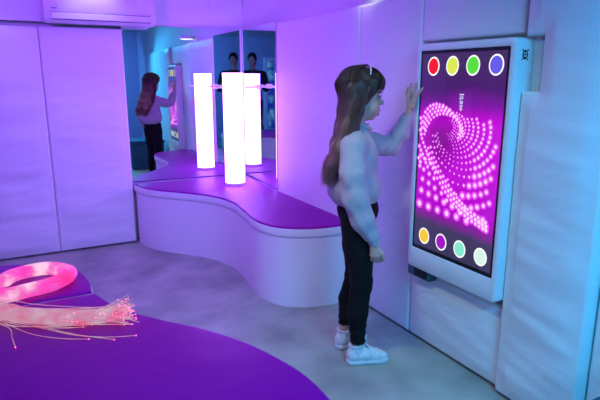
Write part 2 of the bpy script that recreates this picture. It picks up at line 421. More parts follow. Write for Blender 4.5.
# round downlight over the air conditioner
d = bpy.data.lights.new('downlight', 'SPOT'); d.energy = 7; d.color = (1, .97, .86); d.spot_size = R(75); d.spot_blend = .8; d.shadow_soft_size = .05
o = bpy.data.objects.new('downlight', d); C.objects.link(o); o.location = (.62, 4.28, 2.30); o.rotation_euler = (Vector((.62, 4.50, 1.95))-Vector(o.location)).to_track_quat('-Z', 'Y').to_euler()
d2 = bpy.data.lights.new('downlight', 'SPOT'); d2.energy = 5; d2.color = (1, .95, .82); d2.spot_size = R(100); d2.spot_blend = .8; d2.shadow_soft_size = .05
o = bpy.data.objects.new('downlight', d2); C.objects.link(o); o.location = (-.15, 4.42, 2.30); o.rotation_euler = (R(-10), 0, 0)
for k, (x, y, lab) in enumerate([(.62, 4.28, 'round ceiling downlight above the air conditioner'), (-.15, 4.42, 'round ceiling downlight left of the air conditioner'), (.9, .3, 'round ceiling downlight near the camera'), (.2, 2.1, 'round ceiling downlight in the middle of the room')]):
    t = thing('ceiling_downlight', lab, 'lamp', (x, y, ZC), 0, 'ceiling downlights')
    bm = NB()
    n = 32; rings = []
    for r_, z_ in ((.062, ZC), (.078, ZC), (.078, ZC-.008), (.060, ZC-.010), (.056, ZC)): rings.append([(x+r_*math.cos(2*PI*i/n), y+r_*math.sin(2*PI*i/n), z_) for i in range(n)])
    loft(bm, rings, False); sharp(obj('bezel', bm, M['black'], t))
    bm = NB(); cyl(bm, (x, y, ZC-.004), (x, y, ZC-.0005), .056, n=32); obj('lens', bm, emis('downlight_lens', (1, .97, .9), 3.0), t)

# ------------------------------------------------------------ touchscreen
XS = 1.790
t = thing('touchscreen', 'large upright touchscreen in a white frame on the right wall', 'screen', (1.86, 1.83, .455))
Y0, Y1, ZA, ZB = 1.518, 2.112, .443, 1.574      # frame
y0, y1, za, zb_ = 1.548, 2.084, .552, 1.540      # display opening
def rrect(x, a0, a1, b0, b1, r, n=6):
    P = []
    for cy2, cz, s in ((a1-r, b1-r, 0), (a0+r, b1-r, 1), (a0+r, b0+r, 2), (a1-r, b0+r, 3)):
        for i in range(n+1):
            a = PI/2*s+PI/2*i/n; P.append((x, cy2+r*math.cos(a), cz+r*math.sin(a)))
    return P
bm = NB()
loft(bm, [rrect(XS+.004, y0, y1, za, zb_, .004), rrect(XS-.002, y0-.001, y1+.001, za-.001, zb_+.001, .005), rrect(XS-.004, y0-.004, y1+.004, za-.004, zb_+.004, .006), rrect(XS-.004, Y0+.010, Y1-.010, ZA+.010, ZB-.010, .018), rrect(XS, Y0+.003, Y1-.003, ZA+.003, ZB-.003, .022), rrect(XS+.010, Y0, Y1, ZA, ZB, .025), rrect(1.886, Y0, Y1, ZA, ZB, .025)], False)
fr = sharp(obj('frame', bm, M['frame'], t), 40)
bm = NB(); box(bm, 1.886, 1.93, Y0-.045, Y1-.02, ZA+.02, ZB-.010, .004); obj('mounting_box', bm, M['frame'], t)
bm = NB(); box(bm, XS+.003, XS+.02, y0, y1, za, zb_); obj('bezel', bm, M['black'], t)
m = bpy.data.materials.new('screen_picture'); m.use_nodes = True; nt = m.node_tree; nt.nodes.clear()
tc = nt.nodes.new('ShaderNodeTexCoord'); sx = nt.nodes.new('ShaderNodeSeparateXYZ'); nt.links.new(tc.outputs['Object'], sx.inputs[0])
mr = nt.nodes.new('ShaderNodeMapRange'); mr.inputs[1].default_value = .552; mr.inputs[2].default_value = 1.54
nz = nt.nodes.new('ShaderNodeTexNoise'); nz.inputs['Scale'].default_value = 5; nt.links.new(tc.outputs['Object'], nz.inputs['Vector'])
ad = nt.nodes.new('ShaderNodeMath'); ad.operation = 'MULTIPLY_ADD'; ad.inputs[1].default_value = .10; nt.links.new(nz.outputs['Fac'], ad.inputs[0])
nt.links.new(sx.outputs['Z'], ad.inputs[2]); nt.links.new(ad.outputs[0], mr.inputs[0])
cr = nt.nodes.new('ShaderNodeValToRGB'); nt.links.new(mr.outputs[0], cr.inputs[0]); el = cr.color_ramp.elements
el[0].position = 0; el[0].color = (.035, .03, .085, 1); el[1].position = 1; el[1].color = (.05, .02, .10, 1)
for p, c in ((.20, (.055, .04, .12)), (.25, (.24, .01, .34)), (.30, (.44, .0, .60)), (.55, (.52, .0, .68)), (.73, (.52, .0, .66)), (.80, (.20, .005, .36)), (.88, (.065, .01, .15))):
    e = el.new(p); e.color = (*c, 1)
# dark centre of the vortex
vm = nt.nodes.new('ShaderNodeVectorMath'); vm.operation = 'DISTANCE'; nt.links.new(tc.outputs['Object'], vm.inputs[0]); vm.inputs[1].default_value = (1.79, 1.915, 1.115)
m2 = nt.nodes.new('ShaderNodeMapRange'); m2.inputs[1].default_value = .02; m2.inputs[2].default_value = .17; m2.inputs[3].default_value = .42; m2.inputs[4].default_value = 1.0; nt.links.new(vm.outputs['Value'], m2.inputs[0])
ml = nt.nodes.new('ShaderNodeVectorMath'); ml.operation = 'SCALE'; nt.links.new(cr.outputs[0], ml.inputs[0]); nt.links.new(m2.outputs[0], ml.inputs['Scale'])
b = nt.nodes.new('ShaderNodeBsdfPrincipled'); b.inputs['Base Color'].default_value = (.01, .01, .012, 1); b.inputs['Roughness'].default_value = .12
b.inputs['Emission Strength'].default_value = 1.0; nt.links.new(ml.outputs[0], b.inputs['Emission Color'])
out = nt.nodes.new('ShaderNodeOutputMaterial'); nt.links.new(b.outputs[0], out.inputs[0])
M['screen'] = m
bm = NB(); box(bm, XS+.001, XS+.006, y0+.014, y1-.014, za+.020, zb_-.014); scr = obj('display', bm, M['screen'], t)
DOTS = [(1835,1195,20),(1838,1182,20),(1846,1170,20),(1859,1162,10),(1875,1159,10),(1863,1223,10),(1849,1217,20),(1839,1207,20),(1825,1191,20),(1829,1177,20),(1838,1166,20),(1851,1158,10),(1867,1154,10),(1846,1225,20),(1834,1216,20),(1826,1204,20),(1813,1185,20),(1819,1172,20),(1829,1161,20),(1844,1153,20),(1861,1149,10),(1841,1232,20),(1827,1224,20),(1817,1213,20),(1812,1200,30),(1801,1178,20),(1809,1165,30),(1821,1154,20),(1837,1146,20),(1855,1142,10),(1833,1240,30),(1819,1232,30),(1807,1221,20),(1800,1208,30),(1797,1193,30),(1788,1170,30),(1798,1157,30),(1812,1146,20),(1828,1138,10),(1845,1135,20),(1864,1135,10),(1818,1247,40),(1804,1238,30),(1793,1227,30),(1785,1214,30),(1781,1199,30),(1783,1184,30),(1775,1158,40),(1788,1145,30),(1803,1135,30),(1821,1128,20),(1840,1124,10),(1823,1260,30),(1805,1254,30),(1789,1246,40),(1776,1234,40),(1768,1220,40),(1763,1205,40),(1763,1188,30),(1767,1173,40),(1763,1142,30),(1777,1130,30),(1793,1120,20),(1812,1114,20),(1833,1111,20),(1755,1236,40),(1747,1222,40),(1741,1206,40),(1741,1189,40),(1744,1172,40),(1751,1156,40),(1750,1124,40),(1766,1112,30),(1785,1104,30),(1806,1098,20),(1827,1096,20),(1729,1237,40),(1721,1221,40),(1716,1205,50),(1716,1187,40),(1719,1170,50),(1725,1153,50),(1736,1137,40),(1739,1102,40),(1758,1091,30),(1779,1084,30),(1802,1079,20),(1825,1079,20),(1701,1240,50),(1693,1223,50),(1688,1204,50),(1687,1185,50),(1690,1166,50),(1697,1148,50),(1707,1131,50),(1721,1115,50),(1728,1077,40),(1750,1068,40),(1774,1061,30),(1798,1059,30),(1823,1060,20),(1847,1064,20),(1869,1073,20),(1890,1085,30),(1909,1100,30),(1923,1117,20),(1934,1137,20),(1940,1158,20),(1659,1218,60),(1655,1199,60),(1655,1178,50),(1658,1158,50),(1666,1139,60),(1676,1121,60),(1691,1104,60),(1708,1089,60),(1720,1048,40),(1744,1041,40),(1770,1036,30),(1796,1035,20),(1823,1038,20),(1848,1045,30),(1872,1055,20),(1894,1069,30),(1913,1085,20),(1928,1105,30),(1939,1126,20),(1947,1149,20),(1626,1231,70),(1620,1211,70),(1618,1189,60),(1619,1168,70),(1624,1147,70),(1632,1126,60),(1644,1107,70),(1658,1089,70),(1676,1073,70),(1697,1059,70),(1715,1016,40),(1742,1010,30),(1770,1008,30),(1799,1010,30),(1827,1015,30),(1853,1024,30),(1878,1036,20),(1900,1052,20),(1919,1071,20),(1935,1093,30),(1946,1117,30),(1954,1142,30),(1585,1131,80),(1595,1109,80),(1607,1088,70),(1624,1069,70),(1643,1052,80),(1664,1037,70),(1689,1025,80),(1720,980,50),(1751,976,40),(1782,977,30),(1814,981,30),(1843,990,30),(1872,1002,30),(1898,1019,40),(1921,1038,30),(1941,1061,30),(1955,1087,40),(1966,1114,30),(1972,1143,30),(1590,1046,90),(1612,1027,90),(1635,1011,90),(1661,997,90),(1690,987,100),(1750,936,50),(1785,935,30),(1819,939,40),(1853,947,40),(1597,992,90),(1624,975,100),(1653,960,100),(1683,948,100),(1717,940,100),(1792,887,40),(1615,930,90),(1646,914,90),(1681,902,100),(1717,893,100),(1754,888,110),(1595,884,90),(1626,867,90),(1661,853,100),(1696,842,100),(1733,834,100),(1623,804,100),(2032,1145,50),(2030,1168,60),(2028,1191,60),(2016,1211,60),(2004,1230,60),(1985,1244,60),(1966,1256,60),(1945,1263,70),(1923,1266,60),(1901,1265,60),(1879,1261,60),(1857,1254,60),(1834,1244,70),(1816,1232,60),(1803,1219,60),(1792,1206,60),(1789,1190,60),(1786,1175,60),(1794,1161,50),(1802,1148,50),(2032,1145,50),(2037,1174,50),(2037,1200,60),(2028,1222,70),(2016,1242,60),(2000,1257,60),(1982,1270,60),(1960,1277,60),(1938,1281,70),(1916,1280,60),(1893,1276,70),(1872,1269,70),(1849,1257,60),(1829,1245,60),(1816,1232,70),(1804,1217,60),(1798,1200,60),(1794,1183,60),(1800,1167,50),(1802,1148,50),(2032,1145,40),(2023,1162,50),(2018,1183,50),(2004,1201,60),(1991,1218,50),(1972,1231,50),(1951,1243,60),(1930,1248,50),(1907,1252,60),(1885,1251,60),(1863,1246,50),(1841,1240,60),(1821,1230,60),(1803,1219,50),(1791,1207,50),(1781,1195,50),(1779,1181,50),(1777,1167,50),(1787,1156,50),(1802,1148,40),(2032,1145,40),(2045,1179,50),(2049,1207,50),(2042,1230,50),(2033,1252,60),(2018,1268,60),(2000,1282,60),(1979,1289,60),(1958,1293,60),(1936,1292,50),(1913,1288,60),(1890,1280,50),(1867,1269,60),(1847,1256,50),(1831,1241,50),(1819,1226,50),(2062,1162,70),(2055,1142,70),(2048,1122,60),(2037,1102,60),(2024,1083,60),(2011,1064,60),(1997,1045,60),(1985,1026,60),(1969,1008,60),(1953,990,70),(1936,971,60),(2064,1082,70),(2051,1063,70),(2037,1044,70),(2024,1025,70),(2011,1006,70),(1996,987,70),(2065,1023,70),(2051,1004,80),(2063,1221,70),(2059,1196,60),(2055,1172,60),(1999,1079,50),(1986,1055,50),(1971,1032,60),(1956,1011,60),(1939,992,60),(1922,972,70),(1902,950,70),(1884,928,70),(1863,911,70),(1844,894,80),(1824,878,80),(1805,863,80),(1786,850,80),(1769,839,80),(1751,829,90),(1732,820,90),(1713,811,90),(1690,803,90),(1666,795,90),(1644,789,100),(1624,783,100),(1603,778,100),(1982,1086,50),(1969,1062,50),(1955,1038,50),(1939,1019,50),(1922,1000,50),(1905,979,50),(1885,957,60),(1866,937,60),(1846,920,60),(1827,903,60),(1807,888,70),(1787,872,60),(1770,861,70),(1753,850,70),(1734,840,70),(1715,831,70),(1696,822,70),(1673,815,80),(1650,807,80),(1628,801,80),(1607,795,80),(2004,1049,50),(1990,1025,50),(1975,1003,50),(1959,984,60),(1942,965,60),(1923,942,60),(1903,920,60),(1884,902,70),(1863,885,70),(1843,869,70),(1824,853,70),(1804,839,70),(1786,828,70),(1770,817,70),(1750,808,80),(1730,799,80),(1708,791,80),(1686,783,80),(1663,776,80),(1641,770,80),(1619,765,90),(1601,761,90),(2042,793,140),(1975,789,130),(1910,786,120),(1846,783,130),(1782,781,120),(1718,776,120),(2033,863,110),(1979,853,110),(1925,844,110),(1869,833,110),(1814,824,110),(1762,805,100),(2029,921,90),(1982,907,90),(1937,890,90),(1889,874,80),(1852,845,80),(2023,970,80),(1982,954,80),(1946,937,80),(2053,984,80),(2051,1036,80),(2016,1023,80),(1979,1008,80)]
def disc(bm, x, y, z, r, n=10, ry=None):
    c = [bm.verts.new((x, y+(ry or r)*math.cos(2*PI*i/n), z+r*math.sin(2*PI*i/n))) for i in range(n)]
    bm.faces.new(c)
def drum(bm, x0, x1, y, z, r, ry, n=28):
    loft(bm, [[(x0, y+ry*math.cos(2*PI*i/n), z+r*math.sin(2*PI*i/n)) for i in range(n)], [(x1, y+ry*math.cos(2*PI*i/n), z+r*math.sin(2*PI*i/n)) for i in range(n)]])
bm = NB()
for k, (a, b_, r_) in enumerate(DOTS): disc(bm, XS+.0006+.00001*(k % 7), a/1000, b_/1000, r_*.000185+.0010, 8)
obj('dot_glow', bm, emis('dot_glow', (.80, .08, .90), 1.0), scr, recalc=False)
bm = NB()
for k, (a, b_, r_) in enumerate(DOTS): disc(bm, XS+.0003+.00001*(k % 7), a/1000, b_/1000, r_*.000095+.0001, 10)
obj('dot_pattern', bm, emis('dots', (1.0, .58, 1.0), 1.15), scr, recalc=False)
cols = [('red', (.9, .012, .045)), ('yellow', (.72, .80, .10)), ('green', (.10, .72, .06)), ('violet blue', (.13, .11, .80)),
        ('amber', (.92, .58, .05)), ('magenta', (.36, .01, .56)), ('mint', (.24, .78, .62)), ('pale white', (.68, .88, .80))]
ctr = [(1.992, 1.468), (1.868, 1.468), (1.744, 1.468), (1.616, 1.468), (1.995, .632), (1.873, .632), (1.749, .632), (1.621, .632)]
wr_ = emis('button_ring', (1, 1, 1), 1.0)
for (n_, c_), (a, b_) in zip(cols, ctr):
    rr = .044 if b_ > 1 else .042
    bm = NB(); drum(bm, XS-.0002, XS+.0008, a, b_, rr, rr*.90)
    q = obj('button', bm, wr_, scr, label=n_+' round button with a white ring')
    bm = NB(); drum(bm, XS-.0006, XS+.0002, a, b_, rr*.83, rr*.83*.90)
    obj('button_face', bm, emis('button_'+n_.replace(' ', '_'), c_, 1.0), q)
# small column of light marks on the display
bm = NB(); yc = 1.799; X0 = XS-.0004; X1 = XS+.0004
def g(a0, a1, b0, b1): box(bm, X0, X1, yc+a0, yc+a1, b0, b1)
g(-.013, .013, 1.339, 1.345)
g(-.010, .010, 1.322, 1.326); g(-.010, -.006, 1.322, 1.334); g(.006, .010, 1.318, 1.334); g(-.010, .010, 1.331, 1.334)
g(-.009, .009, 1.301, 1.305); g(-.009, -.005, 1.301, 1.314); g(.005, .009, 1.301, 1.314); g(-.009, .009, 1.311, 1.314); g(-.002, .002, 1.301, 1.314)
g(-.008, .008, 1.287, 1.290); g(-.008, -.004, 1.287, 1.297); g(.004, .008, 1.287, 1.297); g(-.008, .008, 1.294, 1.297)
g(-.008, .008, 1.276, 1.280); g(-.003, .003, 1.270, 1.286)
obj('text_mark', bm, emis('mark_light', (.62, .60, 1.0), 1.0), scr)
# dark emblem on the side of the frame
bm = NB(); ex, ez, ey = 1.838, 1.506, Y0-.0012
def eb(cx2, cz2, rx, rz, hole=0):
    n = 20; ra = [(cx2+rx*math.cos(2*PI*i/n), ey, cz2+rz*math.sin(2*PI*i/n)) for i in range(n)]; rb = [(a, ey+.002, c) for a, _, c in ra]
    if hole:
        rc = [(cx2+(a-cx2)*hole, ey, cz2+(c-cz2)*hole) for a, _, c in ra]; loft(bm, [rb, ra, rc], False)
    else: loft(bm, [rb, ra])
eb(ex, ez, .0155, .0185, .62)
for a, c in ((-1, 1), (1, 1), (-1, -1), (1, -1)): eb(ex+a*.0145, ez+c*.0180, .0036, .0036)
box(bm, ex-.0105, ex+.0105, ey, ey+.002, ez-.0016, ez+.0016); box(bm, ex-.0016, ex+.0016, ey, ey+.002, ez-.0125, ez+.0125)
obj('emblem', bm, M['matblack'], fr)
# pocket below the frame, its shaded slot put in as a solid black box
bm = NB(); box(bm, 1.806, 1.86, 1.960, 2.125, .388, .450, .004); pk = obj('connector_tray', bm, mat('teal_plastic', (.03, .12, .16), .4), t)
bm = NB(); box(bm, 1.803, 1.808, 1.972, 2.070, .398, .436); obj('tray_slot_shade', bm, M['matblack'], pk)

# ------------------------------------------------------------ fibre optic bundles
def fibre_mat(name, stops, scale, es):
    m = bpy.data.materials.new(name); m.use_nodes = True; nt = m.node_tree; b = nt.nodes['Principled BSDF']
    tc = nt.nodes.new('ShaderNodeTexCoord'); nz = nt.nodes.new('ShaderNodeTexNoise'); nz.inputs['Scale'].default_value = scale; nz.inputs['Detail'].default_value = 3
    nt.links.new(tc.outputs['Object'], nz.inputs['Vector']); cr = nt.nodes.new('ShaderNodeValToRGB'); nt.links.new(nz.outputs['Fac'], cr.inputs[0])
    el = cr.color_ramp.elements; el[0].position = stops[0][0]; el[0].color = (*stops[0][1], 1); el[1].position = stops[-1][0]; el[1].color = (*stops[-1][1], 1)
    for p, c in stops[1:-1]: e = el.new(p); e.color = (*c, 1)
    nt.links.new(cr.outputs[0], b.inputs['Emission Color']); b.inputs['Emission Strength'].default_value = es
    b.inputs['Base Color'].default_value = (.22, .12, .18, 1); b.inputs['Roughness'].default_value = .3
    return m
fm_loop = fibre_mat('coiled_fibres', [(.30, (1, .01, .22)), (.44, (.95, .03, .45)), (.55, (.85, .14, .45)), (.66, (1, .60, .70))], 9, .85)
fm_tail = fibre_mat('loose_fibres', [(.30, (1, .10, .22)), (.46, (.80, .30, .42)), (.66, (.78, .55, .60))], 16, .60)
def bundle(path, n, rx, rz, seg, spread_end=0.0, twist=1.5, zoff=.53):
    P = catmull(path, seg); out = []
    for i in range(n):
        a0 = random.uniform(0, 2*PI); rr = math.sqrt(random.random())*(1.0 if (random.random() > .16 or not spread_end) else random.uniform(1.1, 1.7)); L = []
        e = random.gauss(0, 1); e2 = abs(random.gauss(0, 1)); tw = twist*(.7+.6*random.random()); end = (1-.32*random.random()) if spread_end else 1
        for k, p in enumerate(P):
            s = k/seg
            if s > end: break
            d = (P[min(k+1, seg)]-P[max(k-1, 0)]).normalized(); sd = Vector((-d.y, d.x, 0)).normalized()
            a = a0+tw*s*3; f = max(0, (s-.70)/.30)
            off = sd*(rx*rr*math.cos(a)+spread_end*e*f*f)+Vector((0, 0, rz*rr*math.sin(a)+spread_end*.32*e2*f*f))
            q = p+off; q.z = max(q.z, zoff); L.append(q)
        if len(L) > 3: out.append(L)
    return out
t = thing('fibre_optic_bundle', 'coiled loop of glowing pink fibre optic strands on the purple platform', 'fibre optic light', (0, 2.45, .5275))
lp = [(-1.2, 2.62, .565), (-.62, 2.50, .565), (-.33, 2.40, .565), (-.113, 2.335, .562), (-.02, 2.342, .562), (.045, 2.36, .562), (.100, 2.385, .562), (.148, 2.44, .562), (.152, 2.515, .562), (.085, 2.590, .562), (.005, 2.590, .564), (-.065, 2.545, .568), (-.114, 2.475, .575), (-.26, 2.47, .590), (-.45, 2.55, .60), (-.75, 2.66, .59), (-1.25, 2.74, .57)]
ST = bundle(lp, 330, .036, .028, 70, twist=2.2)
me = tubes(ST, lambda i, s: .0017, 4); o = link_mesh('fibre_strands', me, fm_loop, t, True); o['kind'] = 'stuff'
t = thing('fibre_optic_bundle', 'straight spray of pale pink fibre optic strands with red glowing tips', 'fibre optic light', (.1, 2.02, .5275))
tp = [(-1.25, 2.13, .565), (-.80, 2.20, .565), (-.42, 2.25, .565), (-.24, 2.235, .563), (-.110, 2.185, .560), (-.050, 2.118, .558), (.020, 2.062, .556), (.120, 2.002, .555), (.205, 1.968, .554), (.285, 1.955, .552), (.345, 1.950, .552)]
ST = bundle(tp, 360, .040, .024, 60, spread_end=.060, twist=1.0)
stray = [((-.20, 2.22), (-.09, 2.085), (-.075, 1.98), (-.066, 1.90)), ((.02, 2.03), (.10, 1.93), (.17, 1.86), (.237, 1.80)), ((.0, 2.04), (.12, 1.90), (.22, 1.83), (.310, 1.795)), ((-.1, 2.13), (-.02, 1.99), (.07, 1.90), (.16, 1.845))]
for s in stray:
    for q in (0,): ST.append(catmull([(x+q, y-q*.5, .5310+q*.2) for x, y in s], 24))
me = tubes(ST, lambda i, s: .0012, 4); o = link_mesh('fibre_strands', me, fm_tail, t, True); o['kind'] = 'stuff'
bm = NB()
for i, L in enumerate(ST):
    if i % 2 == 0 or i >= 360:
        bmesh.ops.create_icosphere(bm, subdivisions=1, radius=.0021, matrix=Matrix.Translation(L[-1]))
o = obj('glowing_tips', bm, M['red_tip'], t); o['kind'] = 'stuff'

# ------------------------------------------------------------ things the mirrors show
t = thing('storage_box', 'dark teal box on the floor, seen in the mirror left of the girl', 'box', (1.55, .62, 0))
teal = mat('teal_fabric', (.01, .07, .13), .7)
bm = NB(); box(bm, 1.30, 1.80, .42, .86, .0, .40, .015); obj('body', bm, teal, t)
bm = NB(); box(bm, 1.29, 1.81, .41, .87, .40, .45, .012); obj('lid', bm, teal, t)
t = thing('wall_light_panel', 'tall blue light panel in a white frame, reflected in the narrow mirror', 'lamp', (-1.49, YF, .15))
bm = NB(); box(bm, -1.64, -1.33, YF+.002, YF+.06, .12, 1.86, .01); obj('frame', bm, M['white'], t)
bm = NB(); box(bm, -1.575, -1.40, YF+.055, YF+.066, .22, 1.78, .003)
m = emis('blue_bubbles', (.03, .08, .9), .5); nz = nd(m, 'ShaderNodeTexNoise'); nz.inputs['Scale'].default_value = 6; cr = nd(m, 'ShaderNodeValToRGB'); tcn = nd(m, 'ShaderNodeTexCoord')
lk(m, tcn.outputs['Object'], nz.inputs['Vector']); lk(m, nz.outputs['Fac'], cr.inputs[0]); cr.color_ramp.elements[0].position = .45; cr.color_ramp.elements[1].position = .7
cr.color_ramp.elements[0].color = (.02, .05, .6, 1); cr.color_ramp.elements[1].color = (.2, .6, 1, 1)
for n_ in m.node_tree.nodes:
    if n_.type == 'EMISSION': lk(m, cr.outputs[0], n_.inputs[0])
obj('light_face', bm, m, t)
# softbox on its stand
t = thing('studio_light', 'cyan lit softbox on a thin stand beside the photographer', 'lamp', (.36, -.52, 0))
dirv = (Vector((1.75, 1.9, .95))-Vector((.385, -.475, 1.30))).normalized()
qm = Matrix.Translation(Vector((.375, -.492, 1.30))) @ dirv.to_track_quat('Z', 'Y').to_matrix().to_4x4()
bm = NB(); loft(bm, [[tuple(qm @ Vector((a*s, b_*s, z))) for a, b_ in ((-.155, -.205), (.155, -.205), (.155, .205), (-.155, .205))] for s, z in ((.25, -.16), (1.0, -.004), (1.0, .008))]); obj('softbox', bm, M['matblack'], t)
bm = NB(); loft(bm, [[tuple(qm @ Vector((a, b_, z))) for a, b_ in ((-.145, -.195), (.145, -.195), (.145, .195), (-.145, .195))] for z in (.008, .012)]); obj('diffuser', bm, emis('softbox_face', (.45, .85, 1.0), 2.0), t)
bm = NB(); cyl(bm, (.33, -.58, .42), (.33, -.58, 1.25), .012); cyl(bm, (.33, -.58, 1.25), tuple(qm @ Vector((0, 0, -.15))), .012); obj('pole', bm, M['black'], t)
for k in range(3):
    a = 2*PI*k/3+.5; bm = NB(); cyl(bm, (.33, -.58, .45), (.33+.28*math.cos(a), -.58+.28*math.sin(a), .01), .009); obj('leg', bm, M['black'], t)
# camera on a tripod, just behind the viewpoint
t = thing('tripod', 'black camera tripod in front of the photographer', 'tripod', (-.09, -.165, 0))
bx_, by_ = -.075, -.14
bm = NB(); cyl(bm, (bx_, by_, .75), (bx_, by_, 1.32), .014); cyl(bm, (bx_, by_, 1.32), (bx_, by_, 1.345), .03); obj('centre_column', bm, M['black'], t)
for k in range(3):
    a = 2*PI*k/3+.2; bm = NB(); cyl(bm, (bx_+.03*math.cos(a), by_+.03*math.sin(a), 1.12), (bx_+.36*math.cos(a), by_+.36*math.sin(a), .008), .015, .010); obj('leg', bm, M['black'], t)
t = thing('photo_camera', 'black camera on the tripod held by the photographer', 'camera', (bx_, by_, 1.345))
fw = Vector((.474, .880, 0)); la = Vector((.880, -.474, 0)); cm = Matrix(((la.x, fw.x, 0, bx_), (la.y, fw.y, 0, by_), (0, 0, 1, 1.40), (0, 0, 0, 1)))
bm = NB(); box(bm, -.065, .065, -.03, .03, -.055, .04, .008); box(bm, -.025, .025, -.03, .02, .03, .06, .006)
for v in bm.verts: v.co = cm @ v.co
obj('body', bm, M['black'], t)
bm = NB(); cyl(bm, tuple(cm @ Vector((0, .028, 0))), tuple(cm @ Vector((0, .095, 0))), .033, .036); sharp(obj('lens', bm, M['black'], t))
# ------------------------------------------------------------ people
def skin_mat(name, col):
    m = mat(name, col, .5, spec=.35); b = m.node_tree.nodes['Principled BSDF']; b.inputs['Subsurface Weight'].default_value = .08; b.inputs['Subsurface Radius'].default_value = (.01, .004, .002); return m
M['skin'] = skin_mat('skin', (.60, .35, .28))
M['sweat'] = add_noise_bump(mat('sweatshirt_cotton', (.45, .37, .42), .85, sheen=.2), 260, (1, 1, 1), .25, .002, 2)
M['leg'] = mat('black_leggings', (.005, .005, .006), .8, spec=.2)
M['lip'] = mat('lips', (.70, .06, .10), .4)
M['eye'] = mat('eye_white', (.28, .26, .26), .15)
M['iris'] = mat('dark_iris', (.03, .02, .015), .15)
hm = mat('brown_hair', (.08, .04, .025), .5, spec=.4); nt = hm.node_tree
tc = nd(hm, 'ShaderNodeTexCoord'); sx = nd(hm, 'ShaderNodeSeparateXYZ'); lk(hm, tc.outputs['Object'], sx.inputs[0])
mr = nd(hm, 'ShaderNodeMapRange'); mr.inputs[1].default_value = .93; mr.inputs[2].default_value = 1.47; lk(hm, sx.outputs['Z'], mr.inputs[0])
cr = nd(hm, 'ShaderNodeValToRGB'); lk(hm, mr.outputs[0], cr.inputs[0]); lk(hm, cr.outputs[0], nt.nodes['Principled BSDF'].inputs['Base Color'])
el = cr.color_ramp.elements; el[0].color = (.30, .13, .12, 1); el[1].color = (.060, .030, .016, 1); e = el.new(.45); e.color = (.15, .065, .045, 1); e = el.new(.75); e.color = (.055, .026, .018, 1)
M['hair'] = hm

# local frame: x = the way she faces, y = away from the camera, z up; (lat, depth) measured from the camera
CY, SY = math.cos(R(28.3)), math.sin(R(28.3))
def wpos(l, d): return (d*SY+l*CY, d*CY-l*SY, 0)
GL, GD = .30, 2.52
def A(l, d, z):
    return (l-GL+.007*min(1, max(0, (z-1.20)/.05))*(d > 2.45 and l < .40), d-GD, z)
girl = thing('person', 'girl in a pale sweatshirt and black leggings touching the screen', 'person', wpos(GL, GD), R(-28.3))
girl['local'] = 1

def finger(f, base, pts, r0, r1):
    P = [base]+pts; n = len(P); f.chain(P, [r0+(r1-r0)*i/(n-1) for i in range(n)], .0025)

def Fc(l, d, z): return A(l+.004, d, z-.020)
# ---- body with head, arms, hands and legs in one surface
f = Field((-.19, -.22, .0), (.36, .28, 1.50), .0034)
f.ell(A(.277, 2.56, 1.360), (.092, .070, .092), .01)                 # cranium
f.ell(A(.313, 2.56, 1.290), (.056, .053, .066), .02)                 # face
f.cap(A(.300, 2.56, 1.250), A(.332, 2.56, 1.238), .036, .019, .015)  # jaw and chin
f.ell(Fc(.330, 2.535, 1.298), (.026, .024, .026), .014); f.ell(Fc(.330, 2.585, 1.298), (.026, .024, .026), .014)   # cheeks
f.cap(Fc(.360, 2.56, 1.345), Fc(.379, 2.56, 1.321), .0065, .0070, .010) # nose
f.ell(Fc(.374, 2.56, 1.316), (.009, .0125, .006), .008)
f.ell(Fc(.358, 2.56, 1.285), (.011, .020, .009), .010)                # upper lip base
f.ell(Fc(.353, 2.56, 1.266), (.011, .018, .008), .010)
f.ell(Fc(.370, 2.527, 1.347), (.014, .014, .009), .006, True); f.ell(Fc(.370, 2.593, 1.347), (.014, .014, .009), .006, True)  # eye sockets
f.ell(Fc(.372, 2.56, 1.2755), (.014, .016, .0035), .003, True)        # mouth opening
for s in (-1, 1): f.ell(A(.272, 2.56+s*.070, 1.325), (.016, .007, .026), .005)
f.chain([A(.270, 2.56, 1.30), A(.258, 2.555, 1.20), A(.258, 2.55, 1.12)], [.043, .041, .052], .02)    # neck
f.ell(A(.262, 2.55, 1.06), (.080, .125, .11), .03); f.ell(A(.268, 2.55, .92), (.078, .11, .12), .03)
f.ell(A(.283, 2.55, .78), (.078, .112, .09), .03)
def Hn(l, d, z): return A(l+.003, d, z-.016)
# near arm, hanging
f.chain([A(.245, 2.44, 1.12), A(.245, 2.385, .92), A(.325, 2.385, .725), A(.340, 2.385, .680)], [.042, .034, .026, .020], .012)
f.cap(A(.338, 2.385, .69), Hn(.342, 2.385, .672), .020, .019, .006)
f.cap(Hn(.342, 2.385, .672), Hn(.356, 2.385, .625), .019, .021, .008); f.cap(Hn(.340, 2.385, .655), Hn(.340, 2.388, .620), .016, .016, .008); f.cap(Hn(.360, 2.385, .655), Hn(.373, 2.382, .622), .013, .014, .008)
for i, (lx, dz) in enumerate(((.374, 0), (.361, -.004), (.348, -.003), (.336, .004))):
    k = 2.385+.004*i
    finger(f, Hn(lx-.002, k, .625), [Hn(lx+.004, k+.006, .600+dz), Hn(lx+.002, k+.020, .582+dz), Hn(lx-.004, k+.030, .590+dz)], .0088, .0068)
finger(f, Hn(.362, 2.375, .652), [Hn(.380, 2.368, .632), Hn(.387, 2.372, .610), Hn(.385, 2.380, .594)], .0092, .0070)
